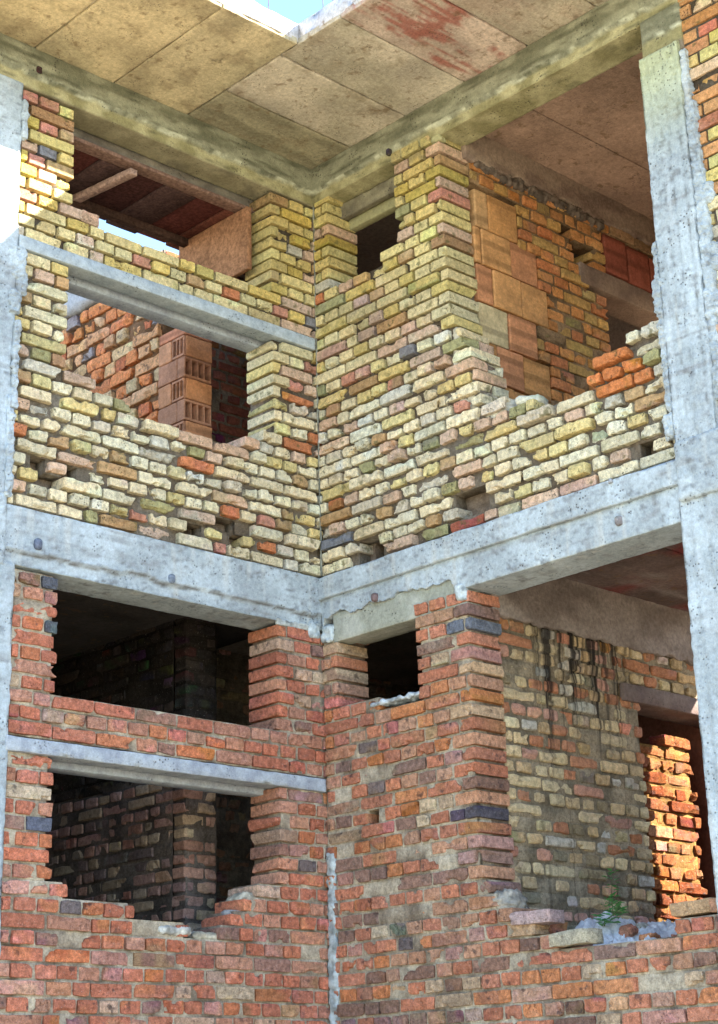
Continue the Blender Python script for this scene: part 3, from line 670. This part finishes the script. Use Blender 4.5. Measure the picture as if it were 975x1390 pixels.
# tar drips down the lower inner wall
# sunlit broken pier in the doorway
def pal_sun(s, z, r): return pick(r, [(40, (.24, .085, .032)), (20, (.27, .12, .055)), (16, (.16, .045, .018)), (6, (.28, .14, .08)), (3, (.14, .11, .11)), (6, (.12, .035, .015))])
PI = inner('brick_wall', MY(-1.02), (1.50, 2.20), -2.44, -.80, [[(1.4, -.98), (2.3, -.84), (2.3, 0), (1.4, 0)], [(2.06, 0), (2.06, -.9), (2.10, -1.3), (2.09, -1.6), (2.14, -2.5), (2.4, -2.5), (2.4, 0)]],
      pal_sun, 'sunlit pier of broken orange brick standing in the lower doorway', 63, rec=.030, segs=(6, 3, 4), mort=(.22, .12, .04), mat=MB_LO, thick=.12, msm=.006,
      style=lambda s, z, r: (.008, .006, r.uniform(-.008, .02), .3), jitter=.008, spall=.12)
# the wing's unseen outer wall, lower opening shaped to let sun onto the pier, an added sun-blocking wall, and walls beyond the rooms
plain('outer_wall', (2.35, -6.0, .0), (2.6, -2.35, 2.7), (.4, .25, .17), 'unseen outer brick wall', mat=MP, res=.2)
plain('outer_wall', (2.35, -2.35, 1.9), (2.6, 4.2, 2.7), (.4, .25, .17), 'unseen outer wall above its openings', mat=MP, res=.2)
plain('outer_wall', (2.35, -2.35, 0), (2.6, 4.2, 1.0), (.4, .25, .17), 'unseen outer wall below its openings', mat=MP, res=.2)
plain('outer_wall', (2.35, -.9, 1.0), (2.6, 4.2, 1.9), (.3, .16, .11), 'unseen outer wall beside its openings', mat=MP, res=.2)
plain('outer_wall', (2.35, -6.0, -2.6), (2.6, -2.50, -.02), (.4, .25, .17), 'unseen outer wall of the lower storey, added to gate the sun', mat=MP, res=.2)
plain('outer_wall', (2.35, -1.36, -2.6), (2.6, 4.2, -.02), (.22, .09, .06), 'unseen outer wall of the lower storey behind the doorway, added to gate the sun', mat=MP, res=.2)
plain('outer_wall', (2.35, -2.50, -2.6), (2.6, -1.42, -1.75), (.4, .25, .17), 'unseen outer wall under the opening shaped to let sun onto the pier', mat=MP, res=.2)
plain('sun_block_wall', (.25, -2.85, -2.6), (2.35, -2.70, 2.6), (.42, .30, .22), 'unseen cross wall added behind the tall column to block the sun', mat=MP, res=.2)  # out of view, added to stop sun crossing the loggias
plain('outer_wall', (0.0, -6.2, -4.72), (2.6, -3.9, 2.69), (.4, .3, .2), 'end block of the wing', mat=MP, res=.3)
# back of the rooms behind both facades
def pal_dp(s, z, r): return pick(r, [(3, (.42, .24, .18)), (2, (.40, .23, .17)), (1, (.45, .32, .21))])
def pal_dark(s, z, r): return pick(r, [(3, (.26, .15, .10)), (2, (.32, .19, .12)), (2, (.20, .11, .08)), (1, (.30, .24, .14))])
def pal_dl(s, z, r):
    if z > -1.05: return pick(r, [(3, (.035, .028, .026)), (1, (.05, .038, .032)), (1, (.025, .022, .02))])     # near-black upper courses: the room's shade put into the brick colour
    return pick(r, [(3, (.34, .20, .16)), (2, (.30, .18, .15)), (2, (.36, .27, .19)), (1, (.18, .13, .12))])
DT = [(.60, 1.76), (.75, 1.76), (.85, 1.84), (1.0, 1.95), (1.12, 2.05), (1.3, 2.14), (1.56, 2.26), (2.0, 2.27), (2.2, 2.32), (4.3, 2.3), (4.3, 3), (.6, 3)]
DU = inner('partition_wall', MX(-.42), (1.02, 4.2), -.02, 2.36, [DT], lambda s, z, r: pick(r, [(34, (.72, .27, .11)), (20, (.70, .38, .20)), (14, (.62, .20, .10)), (10, (.68, .46, .25)), (3, (.40, .36, .36))]),
           'broken orange brick cross wall seen through the upper left opening', 71, rec=.035, segs=(6, 3, 4), pit=.099, mort=(.20, .11, .06), mat=MB_LO, style=lambda s, z, r: (.01, .007, r.uniform(-.01, .022), .3), spall=.16, jitter=.008)
DL = inner('partition_wall', MX(-.40), (.876, 4.2), -2.44, -.02, [], pal_dl, 'shaded dark brick cross wall seen through the lowest left opening', 72, soot=True, segs=(5, 3, 3), mort=(.15, .12, .10))  # soot flag: room's shade painted into the upper mortar
inner('brick_wall', MY(.752), (-.75, -.16), -2.44, -.02, [rect(-.9, -.402, -3, 1)], lambda s, z, r: pal_dl(s, z, r) if z > -1.05 else pal_dp(s, z, r), 'end face of the shaded brick cross wall', 73, soot=True, thick=.12, jin=.012, mort=(.15, .12, .10))  # soot flag: room's shade painted into the upper mortar
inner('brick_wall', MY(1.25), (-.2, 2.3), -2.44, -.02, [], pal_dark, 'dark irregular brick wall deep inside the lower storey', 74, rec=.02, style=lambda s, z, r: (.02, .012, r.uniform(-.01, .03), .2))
# end of the upper cross wall: hollow clay blocks with open cells
def hollow(M, lo, hi, axis, base, label, n=4, parent=DU):
    """a clay block whose cells open on its front (axis 1) or end (axis 0)"""
    a = Acc(); (x0, y0, z0), (x1, y1, z1) = lo, hi; w = .010
    cf = c_bl(base, int(x0 * 100 + z0 * 50) % 37)
    sb = lambda l, h: slab(a, l, h, M, False, res=.014, amp=.0016, rad=.003, colf=cf)
    if axis is None: slab(a, lo, hi, M, False, res=.010, amp=.004, rad=.006, colf=cf, disp=lambda P, nn: np.stack([0 * P[:, 0], (nn[:, 1] < -.5) * .0016 * np.sin(P[:, 2] * 500), 0 * P[:, 0]], 1)); 
    else:
        sb((x0, y0, z0), (x1, y1, z0 + w * 1.6)); sb((x0, y0, z1 - w * 1.6), (x1, y1, z1))
        if axis == 1:
            for k in range(n + 1):
                xx = x0 + (x1 - x0 - w) * k / n; sb((xx, y0 + .001, z0 + w), (xx + w, y1 - .001, z1 - w))
            sb((x0 + .002, y0 + .07, z0 + w), (x1 - .002, y1 - .002, z1 - w))
        else:
            for k in range(n + 1):
                yy = y0 + (y1 - y0 - w) * k / n; sb((x0 + .001, yy, z0 + w), (x1 - .001, yy + w, z1 - w))
            sb((x0 + .07, y0 + .002, z0 + w), (x1 - .002, y1 - .002, z1 - w))
    return a.build('hollow_block', MBL, parent, True, label)
e0, e1 = .752, 1.02
OR1 = (.52, .24, .12); OR2 = (.42, .21, .13)
zs = 1.76; k = 0
for i in range(12):
    h = .145 if i else .075; zb = zs - h + .008
    kind = i % 2
    if i == 0:
        for q in range(2): hollow(MY(0), (-.418 + q * .118, .755, zb), (-.306 + q * .112, e1, zs), None, (.52, .22, .13), 'red brick capping the stack of hollow blocks')
    elif kind == 1:   # cells open towards -x, solid end
        hollow(MX(-.42), (e0 + .012, 0, zb), (e0 + .13, .205, zs), 1, OR2, 'clay block with open cells beside the upper left opening', n=3)
        a = hollow(MY(e0), (-.405, 0, zb), (-.20, .012, zs), None, OR1, None)
    else:
        hollow(MX(-.42), (e0 + .075, -.002, zb), (e1, .2, zs), None, OR2, None)
        hollow(MY(e0), (-.42, 0, zb), (-.205, .075, zs), 1, OR2, 'clay block with open cells at the end of the cross wall', n=4)
    if kind == 1:
        hollow(MX(-.42), (e0 + .14, .0, zb), (e1, .2, zs), None, (.55, .27, .15), None)
    zs = zb - .008
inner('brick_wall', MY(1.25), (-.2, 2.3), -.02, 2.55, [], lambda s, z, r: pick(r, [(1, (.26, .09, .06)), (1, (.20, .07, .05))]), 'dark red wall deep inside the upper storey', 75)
# grey concrete block lying on the broken wall
a = Acc(); slab(a, (-.42, 1.75, 2.29), (-.20, 2.6, 2.52), res=.02, amp=.03, rad=.05, colf=lambda P: np.broadcast_to(np.array([.42, .42, .43]), P.shape), f=8)
a.build('concrete_lump', MC, DU, True, 'grey lump of concrete on top of the broken cross wall')
plain('header_board', (-.435, .12, 1.90), (-.40, .80, 2.325), (.30, .15, .08), 'sunlit brown board across the doorway in the upper left room', mat=MW, res=.02, amp=.002, seed=3)
plain('header_board', (-.43, .815, 2.0), (-.40, .98, 2.25), (.50, .34, .20), 'short broken board beside the brown header board', mat=MW, res=.02, amp=.006, seed=4)
BZ, BY = 2.345, .875
# board ceiling of the left room: dark red planks
for i in range(12):
    x = -2.6 + i * .235; col_ = random.Random(i).choice([(.085, .035, .03), (.11, .035, .028), (.07, .04, .035), (.13, .045, .03)])
    plain('ceiling_board', (x, .26, BZ - (i % 2) * .014), (x + .229, BY, BZ + .03), col_, 'dark red ceiling plank of the left room, plank %s' % ['near the left column', 'toward the middle', 'near the pier'][min(2, i // 4)], mat=MW, res=.06, amp=.002, seed=i)
plain('ceiling_joist', (-2.6, .70, 2.28), (-.43, .75, 2.33), (.07, .04, .03), 'dark joist under the ceiling planks', mat=MW)
a = Acc(); slab(a, (-.028, -.33, -.02), (.028, .33, .02), res=.03, amp=.004, colf=lambda P: np.broadcast_to(np.array([.36, .24, .19]), P.shape))
o = a.build('ceiling_joist', MW, BLD, True, 'pale timber brace hanging across the dark planks'); o.location = (-1.28, .50, 2.30); o.rotation_euler = (R(3), 0, R(4))
plain('outer_wall', (-2.75, .25, -2.6), (-2.6, 4.2, -.02), (.3, .2, .15), 'side wall of the lower left room', mat=MP, res=.2)
plain('outer_wall', (-2.75, .25, -.02), (-2.6, 4.2, 1.0), (.3, .2, .15), 'low side wall of the upper left room', mat=MP, res=.2)
plain('outer_wall', (-2.75, 4.2, -2.6), (2.6, 4.35, 1.5), (.3, .2, .15), 'back wall of the building', mat=MP, res=.2)
plain('outer_wall', (-.42, 4.19, 1.5), (2.6, 4.34, 2.69), (.3, .2, .15), 'upper back wall of the building', mat=MP, res=.2)
plain('core_wall', (-2.6, .27, -4.72), (2.5, 4.2, -2.60), (.3, .25, .2), 'ground storey core', mat=MP, res=.4)
plain('core_wall', (.27, -6.0, -4.72), (2.5, .27, -2.60), (.3, .25, .2), 'ground storey core of the wing', mat=MP, res=.4)

# ------------------------------------------------------------------ loose things
def tag(o, label, cat, group=None, kind=None):
    if label: o['label'] = label
    if cat: o['category'] = cat
    if group: o['group'] = group
    if kind: o['kind'] = kind
def loose(name, M, ctr, half, colr, label, cat='brick', rad=.004, amp=.005, tilt=(0, 0, 0), mat=None, group=None, chip=.3):
    c0 = M(np.array([ctr], float))[0]
    a = Acc(); bricks(a, [(0, 0, 0)], [half], [colr], [rad], [amp], lambda p: M(p + np.array(ctr)) - c0, (9, 5, 5), M in (MA, MBm), [tilt], [chip])
    o = a.build(name, mat or MB_UP, None, True); o.location = c0; tag(o, label, cat, group); return o
loose('hollow_brick', MA, (1.665, .07, 1.775), (.062, .05, .036), (.50, .33, .22), 'broken pinkish brick lying on the top edge under the upper left opening')
loose('stone', MBm, (1.62, .08, .605), (.075, .06, .028), (.55, .53, .42), 'pale mortar lump lying on the broken parapet beside the orange blocks', 'stone', .02, .008, (.2, -.15, 0), mat=MP)
loose('loose_brick', MBm, (1.47, .04, -2.085), (.12, .06, .032), (.46, .34, .32), 'pinkish grey brick lying flat at the foot of the lower pier', tilt=(.1, -.02, 0), mat=MB_LO)
loose('loose_brick', MBm, (1.72, .02, -2.205), (.125, .06, .034), (.40, .36, .27), 'mossy brick lying in front of the white rubble', tilt=(-.05, .0, 0), mat=MB_LO)
loose('loose_brick', MBm, (2.42, .08, -2.13), (.13, .06, .032), (.46, .30, .17), 'brown brick laid across the low parapet beside the lower column', tilt=(.08, .03, 0), mat=MB_LO)
loose('loose_brick', MA, (.335 + .25, .08, -1.965), (.075, .06, .032), (.48, .46, .44), 'grey lump of brick and mortar at the right end of the lowest left sill', rad=.025, amp=.012, mat=MB_LO)
# white rubble and sheet inside the lower loggia
a = Acc(); n = 140; g = np.linspace(0, 1, n); X, Y = np.meshgrid(g, g, indexing='ij')
px = .10 + X * 1.55; py = -2.55 + Y * 1.40
P = np.stack([px, py, 0 * px], -1)
hgt = -2.44 + .17 * np.exp(-(((px - .50) / .20) ** 2 + ((py + 1.46) / .20) ** 2)) + .15 * np.exp(-(((px - .62) / .5) ** 2 + ((py + 1.45) / .5) ** 2)) + .22 * np.exp(-(((px - .95) / .3) ** 2 + ((py + 1.75) / .35) ** 2)) + .12 * np.exp(-(((px - .3) / .3) ** 2 + ((py + 2.) / .4) ** 2))
rid = 1 - np.abs(fbm(P * [1, 1.6, 1], 5.5, 41)) * 2.2; rid2 = 1 - np.abs(fbm(P * [1.4, 1, 1], 14, 44)) * 2.2
hgt = hgt + .06 * rid + .03 * rid2 + .02 * fbm(P, 26, 43)
V = np.stack([px, py, hgt], -1).reshape(-1, 3); F = [(i * n + j, (i + 1) * n + j, (i + 1) * n + j + 1, i * n + j + 1) for i in range(n - 1) for j in range(n - 1)]
a.add(V - np.array([.6, -1.6, -2.44]), F, (.64, .62, .61))
o = a.build('rubble_heap', MP, None, True); o.location = (.6, -1.6, -2.44); tag(o, 'crumpled white heap of plaster rubble on the floor of the lower loggia', 'rubble')
FR = random.Random(12)
for i, (fx, fy, fz) in enumerate([(.42, -1.72, -2.16), (.30, -1.95, -2.22), (.75, -1.80, -2.20), (.55, -2.02, -2.24), (.20, -1.60, -2.18), (.62, -1.64, -2.12)]):
    loose('brick_chip', ident, (fx, fy, fz), (FR.uniform(.03, .06), FR.uniform(.03, .045), FR.uniform(.02, .03)), FR.choice([(.5, .2, .12), (.46, .3, .2), (.55, .5, .4)]), 'broken chip of brick half sunk in the white rubble heap', 'brick chip',
          .01, .01, (FR.uniform(-.5, .5), FR.uniform(-.4, .4), FR.uniform(-.4, .4)), MB_LO, 'brick chips on the rubble heap')
# weed
def leaf(acc, p, d, L, w, colr):
    d = np.array(d, float); d /= np.linalg.norm(d); u = np.cross(d, [0, 0, 1.]); u /= max(np.linalg.norm(u), 1e-6); up = np.cross(u, d)
    p = np.array(p); m = p + d * L * .5; e = p + d * L - up * L * .15
    V = [p, m + u * w + up * .2 * w, e, m - u * w + up * .2 * w]; acc.add(V, [(0, 1, 2, 3)], colr)
def weed(x, y, z, h, label, seed):
    r_ = random.Random(seed); root = bpy.data.objects.new('weed', None); COL.objects.link(root); root.location = (x, y, z); tag(root, label, 'weed')
    pts = [(0.03 * math.sin(k * .6 + seed), .02 * math.cos(k * .5), h * k / 10) for k in range(11)]
    wire(pts, [.004 - .0003 * k for k in range(11)], 'stem', root, ML, None, (.10, .16, .05))
    a = Acc()
    for k in range(1, 11):
        for q in range(7 if k > 5 else 5):
            an = r_.uniform(0, 6.28); L_ = r_.uniform(.03, .065) * (1.25 - k * .06)
            b = np.array(pts[k]) + np.array([math.cos(an), math.sin(an), 0]) * r_.uniform(0, .02) + [0, 0, r_.uniform(-.02, .02)]
            leaf(a, b, (math.cos(an), math.sin(an), r_.uniform(-.1, .6)), L_, L_ * .33, (.13 * r_.uniform(.8, 1.3), .34 * r_.uniform(.8, 1.2), .11))
    a.build('leaves', ML, root, False)
weed(.70, -1.42, -2.22, .40, 'taller green weed growing from the white rubble in the lower loggia', 1)
weed(.42, -1.62, -2.12, .12, 'short leafy weed at the front of the white rubble', 4)

# ------------------------------------------------------------------ ground
a = Acc(); n = 60; g = np.sign(np.linspace(-1, 1, n)) * np.abs(np.linspace(-1, 1, n)) ** 3 * 400
X, Y = np.meshgrid(g, g, indexing='ij'); P = np.stack([X, Y, 0 * X], -1); Zg = -4.72 + .05 * fbm(P, .4, 3)
F = [(i * n + j, (i + 1) * n + j, (i + 1) * n + j + 1, i * n + j + 1) for i in range(n - 1) for j in range(n - 1)]
a.add(np.stack([X, Y, Zg], -1).reshape(-1, 3), F, mix((.46, .39, .29), (.34, .31, .20), sm(fbm(P, .5, 9), -.3, .4)).reshape(-1, 3))
o = a.build('ground', MG, None, True); tag(o, 'bare dry ground with sparse grass in front of the building', None, kind='structure')

# ------------------------------------------------------------------ light
sdir = np.array([.90, -1.42, 1.0]); sdir /= np.linalg.norm(sdir)
elev = math.asin(sdir[2]); azi = math.atan2(sdir[0], sdir[1])       # clockwise from +Y
w = bpy.data.worlds.new('World'); SC.world = w; w.use_nodes = True; t = w.node_tree
sk = t.nodes.new('ShaderNodeTexSky'); sk.sky_type = 'NISHITA'; sk.sun_disc = False; sk.sun_elevation = elev; sk.sun_rotation = azi
sk.altitude = 200; sk.air_density = 1.0; sk.dust_density = .2; sk.ozone_density = 2.5
bg = t.nodes['Background']; bg.inputs['Strength'].default_value = .125; t.links.new(sk.outputs[0], bg.inputs[0])
su = bpy.data.lights.new('sun', 'SUN'); su.energy = 5.0; su.angle = R(.5); su.color = (1, .93, .82)
so = bpy.data.objects.new('sun', su); COL.objects.link(so)
import mathutils
so.rotation_euler = mathutils.Vector(sdir).to_track_quat('Z', 'Y').to_euler(); so.location = (8, -12, 10)

# ------------------------------------------------------------------ camera
yaw, pit, roll, fpx = .8027378892, .343715, -.0300082518, 2435.857
cam = bpy.data.cameras.new('camera'); co = bpy.data.objects.new('camera', cam); COL.objects.link(co); SC.camera = co
fwd = mathutils.Vector((math.cos(yaw) * math.cos(pit), math.sin(yaw) * math.cos(pit), math.sin(pit)))
rt_ = fwd.cross(mathutils.Vector((0, 0, 1))).normalized(); up = rt_.cross(fwd)
r2 = rt_ * math.cos(roll) + up * math.sin(roll); u2 = -rt_ * math.sin(roll) + up * math.cos(roll)
m = mathutils.Matrix((r2, u2, -fwd)).transposed().to_4x4(); m.translation = (-6.80600911, -7.39464265, -3.0008613); co.matrix_world = m
cam.sensor_fit = 'VERTICAL'; cam.sensor_height = 24; cam.lens = 24 * fpx / 1390
cam.shift_y = -(695 - 650) / 1390; cam.shift_x = 0
cam.clip_end = 2000; cam.clip_start = .1
SC.cycles.max_bounces = 4; SC.cycles.diffuse_bounces = 3
SC.render.resolution_x = 718; SC.render.resolution_y = 1024
SC.view_settings.view_transform = 'Standard'; SC.view_settings.look = 'None'; SC.view_settings.gamma = 1; SC.view_settings.exposure = 2.6
